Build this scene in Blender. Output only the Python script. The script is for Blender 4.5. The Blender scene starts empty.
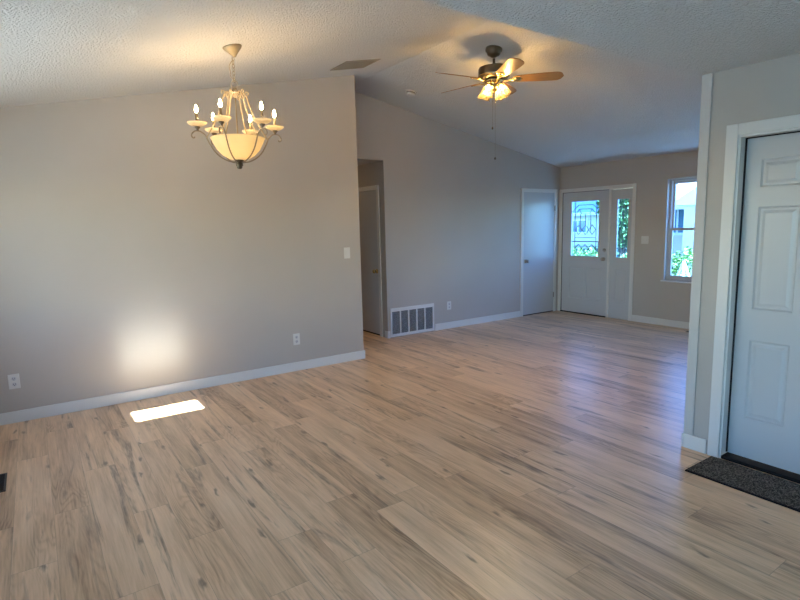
import bpy, bmesh, math, random
from mathutils import Vector, Matrix
random.seed(7)
S = bpy.context.scene
C = S.collection
PI = math.pi

# ------------------------------------------------------------------ camera
cam_d = bpy.data.cameras.new('camera'); cam = bpy.data.objects.new('camera', cam_d); C.objects.link(cam)
Rv = Vector((0.82253408, -0.56824297, -0.02318634)); Uv = Vector((0.09736679, 0.10053688, 0.99015759)); Fv = Vector((0.56031901, 0.81669594, -0.138023))
m = Matrix((Rv, Uv, -Fv)).transposed().to_4x4(); m.translation = Vector((0, 0, 1.5465))
cam.matrix_world = m
cam_d.sensor_fit = 'HORIZONTAL'; cam_d.sensor_width = 36; cam_d.lens = 36*532.86/800
cam_d.clip_start = 0.02; cam_d.clip_end = 400
S.camera = cam
S.cycles.sample_clamp_indirect = 60
S.cycles.blur_glossy = 0.0

# ------------------------------------------------------------------ world, sun, exposure
S.view_settings.view_transform = 'Standard'; S.view_settings.look = 'None'
S.view_settings.gamma = 1; S.view_settings.use_curve_mapping = False
S.view_settings.exposure = 0.0
SUN_EL = math.radians(48)
w = bpy.data.worlds.new('sky'); S.world = w; w.use_nodes = True
nt = w.node_tree; nt.nodes.clear()
sky = nt.nodes.new('ShaderNodeTexSky'); sky.sky_type = 'NISHITA'; sky.sun_disc = False
sky.sun_elevation = SUN_EL; sky.sun_rotation = PI; sky.air_density = 1.0; sky.dust_density = 0.0; sky.ozone_density = 2.0
bg = nt.nodes.new('ShaderNodeBackground'); bg.inputs[1].default_value = 2.35
wo = nt.nodes.new('ShaderNodeOutputWorld')
tint = nt.nodes.new('ShaderNodeMix'); tint.data_type = 'RGBA'; tint.blend_type = 'MULTIPLY'; tint.inputs['Factor'].default_value = 1
tint.inputs['B'].default_value = (1.05, .97, .93, 1)
nt.links.new(sky.outputs[0], tint.inputs['A']); nt.links.new(tint.outputs['Result'], bg.inputs[0]); nt.links.new(bg.outputs[0], wo.inputs[0])
sun_d = bpy.data.lights.new('sun', 'SUN'); sun = bpy.data.objects.new('sun', sun_d); C.objects.link(sun)
sun_d.energy = 125.0; sun_d.angle = math.radians(0.53); sun_d.color = (.92, 1, .96)
SD = Vector((0.0, math.cos(SUN_EL), -math.sin(SUN_EL)))          # travel direction of the light
sun.rotation_euler = SD.to_track_quat('-Z', 'Y').to_euler()

def portal(name, loc, rot, sx, sy):
    d = bpy.data.lights.new(name, 'AREA'); d.shape = 'RECTANGLE'; d.size = sx; d.size_y = sy
    d.cycles.is_portal = True
    o = bpy.data.objects.new(name, d); C.objects.link(o); o.location = loc; o.rotation_euler = rot
    return o

# ------------------------------------------------------------------ constants of the room
YL, YB, XF, XD, XW, YK = 5.334, 6.09, 7.561, 3.558, -0.69, -2.6
X1, XH, YE = 3.122, 3.963, 1.78
ZF = 2.432
def zl(x): return 2.554 + .2083*x
def zr(x): return 3.937 - .195*x
XR = 1.383/.4033
ZR = zl(XR)
def zroof(x): return min(zl(x), zr(x))

# ------------------------------------------------------------------ materials
def srgb(r, g, b):
    f = lambda c: c/12.92 if c <= .04045 else ((c+.055)/1.055)**2.4
    return (f(r/255), f(g/255), f(b/255), 1)
def mat(name, col, rough=.6, metal=0, spec=.5, **kw):
    M = bpy.data.materials.new(name); M.use_nodes = True
    b = M.node_tree.nodes['Principled BSDF']
    b.inputs['Base Color'].default_value = col; b.inputs['Roughness'].default_value = rough
    b.inputs['Metallic'].default_value = metal; b.inputs['Specular IOR Level'].default_value = spec
    for k, v in kw.items(): b.inputs[k.replace('_', ' ')].default_value = v
    return M
def N(M, t, **kw):
    n = M.node_tree.nodes.new(t)
    for k, v in kw.items(): setattr(n, k, v)
    return n
def L(M, a, b): M.node_tree.links.new(a, b)
def bsdf(M): return M.node_tree.nodes['Principled BSDF']
def add_bump(M, scale, strength, dist=.002, detail=3, kind='noise'):
    tc = N(M, 'ShaderNodeNewGeometry')
    if kind == 'noise':
        t = N(M, 'ShaderNodeTexNoise'); t.inputs['Scale'].default_value = scale; t.inputs['Detail'].default_value = detail
        out = t.outputs[0]
    else:
        t = N(M, 'ShaderNodeTexVoronoi'); t.inputs['Scale'].default_value = scale; out = t.outputs['Distance']
    L(M, tc.outputs['Position'], t.inputs['Vector'])
    b = N(M, 'ShaderNodeBump'); b.inputs['Strength'].default_value = strength; b.inputs['Distance'].default_value = dist
    L(M, out, b.inputs['Height']); L(M, b.outputs[0], bsdf(M).inputs['Normal'])
def vary(M, c1, c2, scale, detail=3, vec_scale=None, lo=.35, hi=.65):
    tc = N(M, 'ShaderNodeNewGeometry'); t = N(M, 'ShaderNodeTexNoise'); t.inputs['Scale'].default_value = scale; t.inputs['Detail'].default_value = detail
    if vec_scale:
        mp = N(M, 'ShaderNodeMapping'); mp.inputs['Scale'].default_value = vec_scale
        L(M, tc.outputs['Position'], mp.inputs[0]); L(M, mp.outputs[0], t.inputs['Vector'])
    else: L(M, tc.outputs['Position'], t.inputs['Vector'])
    r = N(M, 'ShaderNodeValToRGB'); r.color_ramp.elements[0].position = lo; r.color_ramp.elements[1].position = hi
    r.color_ramp.elements[0].color = c1; r.color_ramp.elements[1].color = c2
    L(M, t.outputs[0], r.inputs[0]); L(M, r.outputs[0], bsdf(M).inputs['Base Color'])

WALLC = (.45, .43, .412, 1)
M_wall = mat('greige_wall_paint', WALLC, .55, spec=.3)
vary(M_wall, (.440, .407, .370, 1), (.456, .423, .385, 1), 1.5)
add_bump(M_wall, 90, .12, .002)
M_trim = mat('white_trim_paint', (.66, .66, .64, 1), .35)
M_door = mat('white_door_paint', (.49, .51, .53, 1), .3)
M_plate = mat('white_plastic', (.64, .64, .62, 1), .3)
M_dark = mat('dark_void', (.012, .012, .014, 1), .6)
M_slot = mat('dark_slot', (.05, .05, .05, 1), .5)
M_black = mat('black_rubber', (.004, .004, .006, 1), .75, spec=.2)
M_nickel = mat('satin_nickel', (.45, .42, .37, 1), .28, 1)
M_hinge = mat('steel_hinge', (.35, .34, .32, 1), .35, 1)
M_bronze = mat('aged_bronze', (.16, .125, .085, 1), .33, .85)
M_brass = mat('antique_brass', (.55, .42, .2, 1), .25, 1)
M_chand = mat('brushed_champagne_metal', (.42, .36, .26, 1), .42, .75)
M_canopy = mat('champagne_canopy', (.36, .29, .18, 1), .45, .5)
M_alu = mat('window_vinyl', (.44, .45, .46, 1), .4)
M_came = mat('lead_came', (.07, .075, .08, 1), .6, .2)
M_grille = mat('grille_paint', (.68, .68, .67, 1), .4)
M_louver = mat('grille_louver', (.52, .54, .57, 1), .5)
M_reg = mat('ceiling_register_paint', (.36, .33, .27, 1), .5)

# ceiling: sprayed knock-down texture
M_ceil = mat('textured_ceiling', (.70, .69, .67, 1), .85, spec=.2)
def ceil_nodes(M):
    g = N(M, 'ShaderNodeNewGeometry')
    v = N(M, 'ShaderNodeTexNoise'); v.inputs['Scale'].default_value = 78; v.inputs['Detail'].default_value = 2.5; v.inputs['Roughness'].default_value = .55
    L(M, g.outputs['Position'], v.inputs['Vector'])
    r = N(M, 'ShaderNodeValToRGB'); r.color_ramp.elements[0].position = .42; r.color_ramp.elements[1].position = .62
    L(M, v.outputs[0], r.inputs[0])
    b = N(M, 'ShaderNodeBump'); b.inputs['Strength'].default_value = 1.0; b.inputs['Distance'].default_value = .0065
    L(M, r.outputs[0], b.inputs['Height']); L(M, b.outputs[0], bsdf(M).inputs['Normal'])
ceil_nodes(M_ceil)

def glass_pane(name, tint=(.93, .97, .96, 1), rough=0.0, gl=.08):
    M = bpy.data.materials.new(name); M.use_nodes = True; t = M.node_tree; t.nodes.clear()
    o = t.nodes.new('ShaderNodeOutputMaterial'); mx = t.nodes.new('ShaderNodeMixShader')
    tr = t.nodes.new('ShaderNodeBsdfTransparent'); tr.inputs[0].default_value = tint
    g = t.nodes.new('ShaderNodeBsdfGlossy'); g.inputs['Roughness'].default_value = rough
    mx.inputs[0].default_value = gl
    t.links.new(tr.outputs[0], mx.inputs[1]); t.links.new(g.outputs[0], mx.inputs[2]); t.links.new(mx.outputs[0], o.inputs[0])
    return M
M_glass = glass_pane('front_window_glass', (.54, .76, 1.0, 1))
M_glass2 = glass_pane('clear_window_glass', (.92, .93, .92, 1))
M_bevel = glass_pane('leaded_door_glass', (.48, .74, 1.0, 1), .08, .06)

def emit(name, col, s):
    M = bpy.data.materials.new(name); M.use_nodes = True; t = M.node_tree; t.nodes.clear()
    o = t.nodes.new('ShaderNodeOutputMaterial'); e = t.nodes.new('ShaderNodeEmission')
    e.inputs[0].default_value = col; e.inputs[1].default_value = s; t.links.new(e.outputs[0], o.inputs[0])
    return M
WARM = (1.0, .66, .30, 1)
M_bulb = emit('lit_candle_bulb', (1, .69, .35, 1), 420)
M_bulb_bowl = emit('lit_bowl_bulb', (1, .70, .36, 1), 19)
M_bulb_fan = emit('lit_fan_bulb', (1, .77, .48, 1), 4600)

def translucent(name, col, trans, transp, rough=.4):
    M = bpy.data.materials.new(name); M.use_nodes = True; t = M.node_tree; t.nodes.clear()
    o = t.nodes.new('ShaderNodeOutputMaterial')
    tl = t.nodes.new('ShaderNodeBsdfTranslucent'); tl.inputs[0].default_value = col
    df = t.nodes.new('ShaderNodeBsdfPrincipled'); df.inputs['Base Color'].default_value = col; df.inputs['Roughness'].default_value = rough
    tp = t.nodes.new('ShaderNodeBsdfTransparent')
    a = t.nodes.new('ShaderNodeMixShader'); a.inputs[0].default_value = trans
    b = t.nodes.new('ShaderNodeMixShader'); b.inputs[0].default_value = transp
    t.links.new(df.outputs[0], a.inputs[1]); t.links.new(tl.outputs[0], a.inputs[2])
    t.links.new(a.outputs[0], b.inputs[1]); t.links.new(tp.outputs[0], b.inputs[2]); t.links.new(b.outputs[0], o.inputs[0])
    nz = t.nodes.new('ShaderNodeTexNoise'); nz.inputs['Scale'].default_value = 14; nz.inputs['Detail'].default_value = 4
    g = t.nodes.new('ShaderNodeNewGeometry'); t.links.new(g.outputs['Position'], nz.inputs['Vector'])
    r = t.nodes.new('ShaderNodeValToRGB'); r.color_ramp.elements[0].color = tuple(c*.86 for c in col[:3])+(1,); r.color_ramp.elements[1].color = col
    t.links.new(nz.outputs[0], r.inputs[0]); t.links.new(r.outputs[0], tl.inputs[0]); t.links.new(r.outputs[0], df.inputs['Base Color'])
    return M
M_alab = translucent('alabaster_glass', (.90, .80, .58, 1), .6, .0)
M_bobe = translucent('bobeche_glass', (.74, .65, .48, 1), .5, .1)
M_tulip = translucent('etched_tulip_glass', (.26, .21, .12, 1), .45, .80)
def etched(M):
    t = M.node_tree; tp = [n for n in t.nodes if n.type == 'BSDF_TRANSPARENT'][0]
    v = t.nodes.new('ShaderNodeTexVoronoi'); v.inputs['Scale'].default_value = 75; g = t.nodes.new('ShaderNodeNewGeometry')
    r_ = t.nodes.new('ShaderNodeValToRGB'); r_.color_ramp.elements[0].position = .15; r_.color_ramp.elements[1].position = .6
    r_.color_ramp.elements[0].color = (1, .92, .72, 1); r_.color_ramp.elements[1].color = (.50, .42, .26, 1)
    t.links.new(g.outputs['Position'], v.inputs['Vector']); t.links.new(v.outputs['Distance'], r_.inputs[0]); t.links.new(r_.outputs[0], tp.inputs[0])
etched(M_tulip)
M_arm = mat('aged_pewter_arm', (.26, .21, .15, 1), .4, .7)
M_sleeve = mat('ivory_candle_sleeve', (.36, .28, .165, 1), .5)

# wide oak laminate planks running along Y
M_floor = bpy.data.materials.new('oak_plank_floor'); M_floor.use_nodes = True
def floor_nodes(M):
    B = bsdf(M)
    def math_(op, a, b=None, c=None):
        n = N(M, 'ShaderNodeMath', operation=op)
        for i, v in enumerate((a, b, c)):
            if v is None: continue
            if isinstance(v, (int, float)): n.inputs[i].default_value = v
            else: L(M, v, n.inputs[i])
        return n.outputs[0]
    g = N(M, 'ShaderNodeNewGeometry'); s = N(M, 'ShaderNodeSeparateXYZ'); L(M, g.outputs['Position'], s.inputs[0])
    x, y = s.outputs[0], s.outputs[1]
    W, Ln = .182, 1.50
    u = math_('DIVIDE', math_('ADD', x, 10.05), W); row = math_('FLOOR', u); fu = math_('FRACT', u)
    wn = N(M, 'ShaderNodeTexWhiteNoise', noise_dimensions='1D'); L(M, row, wn.inputs['W'])
    v = math_('ADD', math_('DIVIDE', math_('ADD', y, 20), Ln), math_('MULTIPLY', wn.outputs[0], 1.0)); colm = math_('FLOOR', v); fv = math_('FRACT', v)
    cid = N(M, 'ShaderNodeCombineXYZ'); L(M, row, cid.inputs[0]); L(M, colm, cid.inputs[1])
    w2 = N(M, 'ShaderNodeTexWhiteNoise', noise_dimensions='3D'); L(M, cid.outputs[0], w2.inputs['Vector'])
    rnd = w2.outputs['Value']
    off = N(M, 'ShaderNodeVectorMath', operation='SCALE'); L(M, w2.outputs['Color'], off.inputs[0]); off.inputs['Scale'].default_value = 37
    pv = N(M, 'ShaderNodeVectorMath', operation='ADD'); L(M, g.outputs['Position'], pv.inputs[0]); L(M, off.outputs[0], pv.inputs[1])
    def noise(sx, sy, sc=1, det=4, rough=.55, dist=0):
        mp = N(M, 'ShaderNodeMapping'); mp.inputs['Scale'].default_value = (sx, sy, 1); L(M, pv.outputs[0], mp.inputs[0])
        n = N(M, 'ShaderNodeTexNoise'); n.inputs['Scale'].default_value = sc; n.inputs['Detail'].default_value = det
        n.inputs['Roughness'].default_value = rough; n.inputs['Distortion'].default_value = dist
        L(M, mp.outputs[0], n.inputs['Vector']); return n.outputs[0]
    streak = noise(12, 1.1, 1, 5, .6, .5)
    fine = noise(110, 3.2, 1, 5, .65)
    rings_n = noise(6.5, .95, 1, 2, .45, .25)
    rings = math_('SINE', math_('MULTIPLY', rings_n, 120))
    rings = math_('POWER', math_('ADD', math_('MULTIPLY', rings, .5), .5), 2.0)
    ringmask = noise(4.5, .7, 1, 1, .5)
    rm = N(M, 'ShaderNodeValToRGB'); rm.color_ramp.elements[0].position = .46; rm.color_ramp.elements[1].position = .60; L(M, ringmask, rm.inputs[0])
    rings = math_('MULTIPLY', rings, rm.outputs[0])
    ramp = N(M, 'ShaderNodeValToRGB'); cr = ramp.color_ramp
    cr.elements[0].position = .30; cr.elements[0].color = (.265, .150, .075, 1)
    cr.elements[1].position = .70; cr.elements[1].color = (.84, .595, .375, 1)
    e = cr.elements.new(.40); e.color = (.50, .318, .178, 1)
    e = cr.elements.new(.54); e.color = (.69, .465, .277, 1)
    tone = math_('ADD', math_('MULTIPLY', streak, .62), math_('MULTIPLY', fine, .38))
    tone = math_('ADD', tone, math_('MULTIPLY', math_('SUBTRACT', rnd, .5), .17))
    tone = math_('SUBTRACT', tone, math_('MULTIPLY', rings, .08))
    tone = math_('ADD', tone, .035)
    L(M, tone, ramp.inputs[0])
    # dark mineral streaks and knots
    st = noise(11, .75, 1, 4, .6, 1.2)
    sr = N(M, 'ShaderNodeValToRGB'); sr.color_ramp.elements[0].position = .555; sr.color_ramp.elements[1].position = .68; L(M, st, sr.inputs[0])
    brk = noise(60, 7, 1, 3, .6)
    br_ = N(M, 'ShaderNodeValToRGB'); br_.color_ramp.elements[0].position = .38; br_.color_ramp.elements[1].position = .6; L(M, brk, br_.inputs[0])
    srm = math_('MULTIPLY', sr.outputs[0], math_('ADD', math_('MULTIPLY', br_.outputs[0], .6), .4))
    mp = N(M, 'ShaderNodeMapping'); mp.inputs['Scale'].default_value = (5.5, 1.5, 1); L(M, pv.outputs[0], mp.inputs[0])
    nd = N(M, 'ShaderNodeTexNoise'); nd.inputs['Scale'].default_value = 6; L(M, mp.outputs[0], nd.inputs['Vector'])
    ad = N(M, 'ShaderNodeVectorMath', operation='MULTIPLY_ADD'); L(M, nd.outputs['Color'], ad.inputs[0]); ad.inputs[1].default_value = (.25, .25, 0); L(M, mp.outputs[0], ad.inputs[2])
    vo = N(M, 'ShaderNodeTexVoronoi', voronoi_dimensions='2D'); vo.inputs['Scale'].default_value = 1; L(M, ad.outputs[0], vo.inputs['Vector'])
    kr = N(M, 'ShaderNodeValToRGB'); kr.color_ramp.elements[0].position = .02; kr.color_ramp.elements[0].color = (1, 1, 1, 1)
    kr.color_ramp.elements[1].position = .085; kr.color_ramp.elements[1].color = (0, 0, 0, 1); L(M, vo.outputs['Distance'], kr.inputs[0])
    ks = N(M, 'ShaderNodeSeparateColor'); L(M, vo.outputs['Color'], ks.inputs[0])
    kn = math_('MULTIPLY', kr.outputs[0], math_('GREATER_THAN', ks.outputs[0], .5))
    dark = math_('MINIMUM', math_('ADD', math_('MULTIPLY', srm, .85), math_('MULTIPLY', kn, .8)), .85)
    mx = N(M, 'ShaderNodeMix', data_type='RGBA'); L(M, dark, mx.inputs['Factor']); L(M, ramp.outputs[0], mx.inputs['A']); mx.inputs['B'].default_value = (.16, .10, .06, 1)
    # seams
    eu = math_('MINIMUM', fu, math_('SUBTRACT', 1, fu)); ev = math_('MINIMUM', fv, math_('SUBTRACT', 1, fv))
    su = math_('LESS_THAN', eu, .006); sv = math_('LESS_THAN', ev, .0011)
    seam = math_('MAXIMUM', su, sv)
    m2 = N(M, 'ShaderNodeMix', data_type='RGBA'); L(M, math_('MULTIPLY', seam, .38), m2.inputs['Factor']); L(M, mx.outputs['Result'], m2.inputs['A']); m2.inputs['B'].default_value = (.12, .085, .06, 1)
    L(M, m2.outputs['Result'], B.inputs['Base Color'])
    rr = math_('ADD', math_('MULTIPLY', fine, .10), .30); L(M, rr, B.inputs['Roughness'])
    B.inputs['Specular IOR Level'].default_value = .85
    bp = N(M, 'ShaderNodeBump'); bp.inputs['Strength'].default_value = .25; bp.inputs['Distance'].default_value = .001
    L(M, math_('SUBTRACT', fine, math_('MULTIPLY', seam, 1.0)), bp.inputs['Height']); L(M, bp.outputs[0], B.inputs['Normal'])
floor_nodes(M_floor)

# fan blade wood
M_blade = mat('honey_oak_blade', (.45, .22, .08, 1), .3)
def blade_nodes(M):
    tc = N(M, 'ShaderNodeTexCoord'); mp = N(M, 'ShaderNodeMapping'); mp.inputs['Scale'].default_value = (3, 60, 1); L(M, tc.outputs['Object'], mp.inputs[0])
    t = N(M, 'ShaderNodeTexNoise'); t.inputs['Scale'].default_value = 1; t.inputs['Detail'].default_value = 4; L(M, mp.outputs[0], t.inputs['Vector'])
    r = N(M, 'ShaderNodeValToRGB'); r.color_ramp.elements[0].color = (.19, .095, .03, 1); r.color_ramp.elements[1].color = (.38, .21, .07, 1)
    L(M, t.outputs[0], r.inputs[0]); L(M, r.outputs[0], bsdf(M).inputs['Base Color'])
blade_nodes(M_blade)

# doormat: looped charcoal pile
M_mat = mat('charcoal_mat_pile', (.08, .075, .07, 1), .95, spec=.1)
vary(M_mat, (.03, .028, .026, 1), (.22, .20, .175, 1), 130, 4, None, .42, .66)
add_bump(M_mat, 180, 1.0, .006)

# ------------------------------------------------------------------ mesh helpers
def obj(name, bm, m, parent=None, smooth=False, bevel=0):
    bmesh.ops.recalc_face_normals(bm, faces=bm.faces)
    me = bpy.data.meshes.new(name); bm.to_mesh(me); bm.free()
    if m: me.materials.append(m)
    if smooth:
        me.shade_smooth()
    o = bpy.data.objects.new(name, me); C.objects.link(o)
    if parent: o.parent = parent
    if bevel:
        b = o.modifiers.new('bevel', 'BEVEL'); b.width = bevel; b.segments = 2; b.limit_method = 'ANGLE'
    return o
def tag(o, label=None, cat=None, group=None, kind=None):
    if label: o['label'] = label
    if cat: o['category'] = cat
    if group: o['group'] = group
    if kind: o['kind'] = kind
    return o
def empty(name, loc, label, cat, group=None, kind=None, rot=(0, 0, 0)):
    o = bpy.data.objects.new(name, None); C.objects.link(o); o.location = loc; o.rotation_euler = rot
    o.empty_display_size = .05
    return tag(o, label, cat, group, kind)
def box(bm, a, b, mx=None):
    x0, y0, z0 = a; x1, y1, z1 = b
    vs = [bm.verts.new(p) for p in ((x0,y0,z0),(x1,y0,z0),(x1,y1,z0),(x0,y1,z0),(x0,y0,z1),(x1,y0,z1),(x1,y1,z1),(x0,y1,z1))]
    for f in ((0,3,2,1),(4,5,6,7),(0,1,5,4),(1,2,6,5),(2,3,7,6),(3,0,4,7)): bm.faces.new([vs[i] for i in f])
    if mx: bmesh.ops.transform(bm, matrix=mx, verts=vs)
    return vs
def boxes(*prs):
    bm = bmesh.new()
    for a, b in prs: box(bm, a, b)
    return bm
def lathe(bm, prof, n=32, mx=None, cap=False):
    rings = []
    new = []
    for r, z in prof:
        if r < 1e-6:
            v = bm.verts.new((0, 0, z)); rings.append([v]*n); new.append(v)
        else:
            ring = [bm.verts.new((r*math.cos(2*PI*k/n), r*math.sin(2*PI*k/n), z)) for k in range(n)]
            rings.append(ring); new += ring
    for a, b in zip(rings, rings[1:]):
        for k in range(n):
            q = [a[k], a[(k+1) % n], b[(k+1) % n], b[k]]
            u = []
            for v in q:
                if v not in u: u.append(v)
            if len(u) > 2: bm.faces.new(u)
    if mx: bmesh.ops.transform(bm, matrix=mx, verts=new)
    return new
def smoothpath(pts, k=6):
    P = [Vector(p) for p in pts]; out = []
    for i in range(len(P)-1):
        p0 = P[max(i-1, 0)]; p1 = P[i]; p2 = P[i+1]; p3 = P[min(i+2, len(P)-1)]
        for j in range(k):
            t = j/k
            out.append(.5*((2*p1)+(p2-p0)*t+(2*p0-5*p1+4*p2-p3)*t*t+(-p0+3*p1-3*p2+p3)*t**3))
    out.append(P[-1]); return out
def tube(bm, pts, r, n=8, closed=False):
    P = [Vector(p) for p in pts]; rings = []
    up = Vector((0, 0, 1)); prev = None
    for i, p in enumerate(P):
        if closed: t = (P[(i+1) % len(P)]-P[i-1])
        else: t = (P[min(i+1, len(P)-1)]-P[max(i-1, 0)])
        t.normalize()
        if prev is None:
            a = t.orthogonal().normalized()
        else:
            a = (prev - t*prev.dot(t)).normalized()
        prev = a; b = t.cross(a)
        rr = r[i] if isinstance(r, (list, tuple)) else r
        rings.append([bm.verts.new(p + rr*(a*math.cos(2*PI*k/n)+b*math.sin(2*PI*k/n))) for k in range(n)])
    m_ = len(P) if closed else len(P)-1
    for i in range(m_):
        A, B = rings[i], rings[(i+1) % len(P)]
        if closed and i == len(P)-1:      # match twist
            d = min(range(n), key=lambda s: (A[0].co-B[s].co).length); B = B[d:]+B[:d]
        for k in range(n): bm.faces.new((A[k], A[(k+1) % n], B[(k+1) % n], B[k]))
    if not closed:
        bm.faces.new(rings[0][::-1]); bm.faces.new(rings[-1])
def sphere(bm, c, r, sx=1, sy=1, sz=1, n=16):
    mx = Matrix.Translation(c) @ Matrix.Diagonal((r*sx, r*sy, r*sz, 1))
    bmesh.ops.create_uvsphere(bm, u_segments=n, v_segments=n//2+2, radius=1, matrix=mx)

def wall(name, axis, p0, p1, u0, u1, top, holes, label, z0=0, breaks=()):
    """wall slab between planes p0..p1 along axis ('x' or 'y' is the normal), u spans the other axis; holes = (ua,ub,za,zb)"""
    us = sorted({u0, u1, *[h[0] for h in holes], *[h[1] for h in holes], *[b for b in breaks if u0 < b < u1]})
    zs = sorted({z0, *[h[2] for h in holes], *[h[3] for h in holes]})
    bm = bmesh.new()
    T = top if callable(top) else (lambda u: top)
    def P(p, u, z): return (p, u, z) if axis == 'x' else (u, p, z)
    for a, b in zip(us, us[1:]):
        zz = zs+[None]
        for c, d in zip(zz, zz[1:]):
            um = (a+b)/2; zm = (c+d)/2 if d is not None else c+.01
            if any(h[0] < um < h[1] and h[2] < zm < h[3] for h in holes): continue
            da = T(a) if d is None else d; db = T(b) if d is None else d
            vs = [bm.verts.new(q) for q in (P(p0,a,c),P(p1,a,c),P(p1,b,c),P(p0,b,c),P(p0,a,da),P(p1,a,da),P(p1,b,db),P(p0,b,db))]
            for f in ((0,3,2,1),(4,5,6,7),(0,1,5,4),(1,2,6,5),(2,3,7,6),(3,0,4,7)): bm.faces.new([vs[i] for i in f])
    bmesh.ops.remove_doubles(bm, verts=bm.verts, dist=1e-4)
    seen = {}
    for f in bm.faces:
        seen.setdefault(frozenset(v.index for v in f.verts), []).append(f)
    bm.verts.index_update(); seen = {}
    for f in bm.faces: seen.setdefault(frozenset(v.index for v in f.verts), []).append(f)
    kill = [f for fs in seen.values() if len(fs) > 1 for f in fs]
    bmesh.ops.delete(bm, geom=kill, context='FACES_ONLY')
    o = obj(name, bm, M_wall)
    return tag(o, label, 'wall', kind='structure')

# ------------------------------------------------------------------ room shell
bm = boxes(((XW-.12, YK-.12, -.06), (XF+.14, 9.3, 0)))
tag(obj('floor', bm, M_floor), 'wide washed-oak plank floor running through the whole room', 'floor', kind='structure')

# assumed, unseen skylight opening in the near vault, cut to cast the floor's sun patch; its sides run along the sun's direction
SX0, SX1 = .578, 1.112
def floor_to(y, z): return y - z/math.tan(SUN_EL)      # y of the ray at height z that lands on floor y
def prism(bm, quad_lo, quad_hi):
    a = [bm.verts.new(p) for p in quad_lo]; b = [bm.verts.new(p) for p in quad_hi]
    bm.faces.new(a); bm.faces.new(b[::-1])
    for i in range(4): bm.faces.new((a[i], a[(i+1) % 4], b[(i+1) % 4], b[i]))
def slope_slab(bm, x0, x1, ya, yb, f, th=.12):
    """ya,yb callables of (x,z)"""
    q = [(x0, ya), (x1, ya), (x1, yb), (x0, yb)]
    prism(bm, [(x, y(x, f(x)), f(x)) for x, y in q], [(x, y(x, f(x)+th), f(x)+th) for x, y in q])
def at(v): return lambda x, z: v
bm = bmesh.new()
YG = 1.808
def s_near(x, z): return floor_to(4.71, z)
def s_far(x, z): return floor_to(4.985, z)
slope_slab(bm, XW-.12, SX0, at(YG-.05), at(6.2), zl)
slope_slab(bm, SX1, XR, at(YG-.05), at(6.2), zl)
slope_slab(bm, SX0, SX1, at(YG-.05), s_near, zl)
slope_slab(bm, SX0, SX1, s_far, at(6.2), zl)
slope_slab(bm, XR, XF+.15, at(YG-.07), at(6.2), zr)
box(bm, (XW-.12, YK-.12, ZF), (XD+.2, YG, ZF+.12))                 # flat part over the kitchen
tag(obj('ceiling', bm, M_ceil), 'white knock-down textured ceiling, vaulted beyond a flat near part', 'ceiling', kind='structure')
bm = boxes(((2.8, YB+.115, 2.412), (XH+.12, 9.3, 2.5)))
tag(obj('ceiling_hall', bm, M_ceil), 'low flat ceiling inside the hallway opening', 'ceiling', kind='structure')

BR = (XR,)
wall('wall_left', 'y', YL, YL+.12, XW-.12, X1, lambda u: zroof(u)+.01, [], 'long greige wall on the left behind the chandelier', breaks=())
wall('wall_back', 'y', YB, YB+.12, XW-.12, XF+.12, lambda u: zroof(u)+.01, [(2.92, XH, 0, 2.412)],
     'greige far wall with the hallway opening and return air grille', breaks=BR)
wall('wall_front', 'x', XF, XF+.14, 1.6, YB+.12, zr(XF)+.01,
     [(4.735, 6.035, 0, 2.035), (3.30, 4.20, .67, 2.115), (2.0, 2.95, .67, 2.10)], 'greige front wall with entry door and window')
wall('wall_right', 'x', XD, XD+.12, YK, YE, ZF+.05, [(.745, 1.56, 0, 2.035)], 'short greige wall on the right holding the six panel door')
wall('wall_gable', 'y', YG-.06, YG, XW-.12, XD+.12, lambda u: zroof(u)+.08, [], 'wall strip closing the vault above the flat ceiling edge', z0=ZF+.02, breaks=BR)
wall('wall_side', 'y', YE-.12, YE, XD+.12, XF+.14, lambda u: zroof(u)+.01, [], 'hidden side wall of the front room', breaks=BR)
wall('wall_window', 'x', XW-.12, XW, YK-.12, 6.2, ZF+.06, [(-1.3, .6, 0.3, 2.06), (2.7, 4.5, .9, 2.05)], 'exterior wall with window openings beside the camera')
wall('wall_kitchen', 'y', YK-.12, YK, XW, XD+.12, ZF+.05, [], 'kitchen wall behind the camera')
wall('wall_hall', 'x', XH, XH+.12, YB+.12, 9.3, 2.45, [(6.275, 7.045, 0, 2.04)], 'shaded wall inside the hallway with a white door')
wall('wall_hall_far', 'x', 2.8, 2.92, YB+.12, 9.3, 2.45, [], 'left wall of the hallway')
wall('wall_hall_end', 'y', 9.18, 9.3, 2.92, XH, 2.45, [], 'end wall of the hallway')
wall('wall_passage', 'x', 1.2, 1.3, YL+.12, YB, 2.8, [], 'end wall of the passage behind the left wall')

# baseboards
def bboard(name, prs, label):
    o = obj(name, boxes(*prs), M_trim, bevel=.004); tag(o, label, 'baseboard', kind='structure'); return o
BH, BT = .098, .014
bboard('baseboard_left', [((XW, YL-BT, 0), (X1+BT, YL, BH)), ((X1, YL, 0), (X1+BT, YL+.12, BH))], 'white baseboard along the long left wall')
bboard('baseboard_back', [((4.79, YB-BT, 0), (6.592, YB, BH)), ((XH-.0, YB-BT, 0), (3.997, YB, BH)), ((XH-BT, YB-BT, 0), (XH, YB+.055, BH))], 'white baseboard along the far wall')
bboard('baseboard_front', [((XF-BT, YE, 0), (XF, 4.672, BH))], 'white baseboard under the front window')
bboard('baseboard_right', [((XD-BT, 1.632, 0), (XD, YE, BH)), ((XD-BT, YE, 0), (XD+.12, YE+BT, BH)), ((XD-BT, YK, 0), (XD, .67, BH))], 'white baseboard beside the six panel door')
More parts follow.
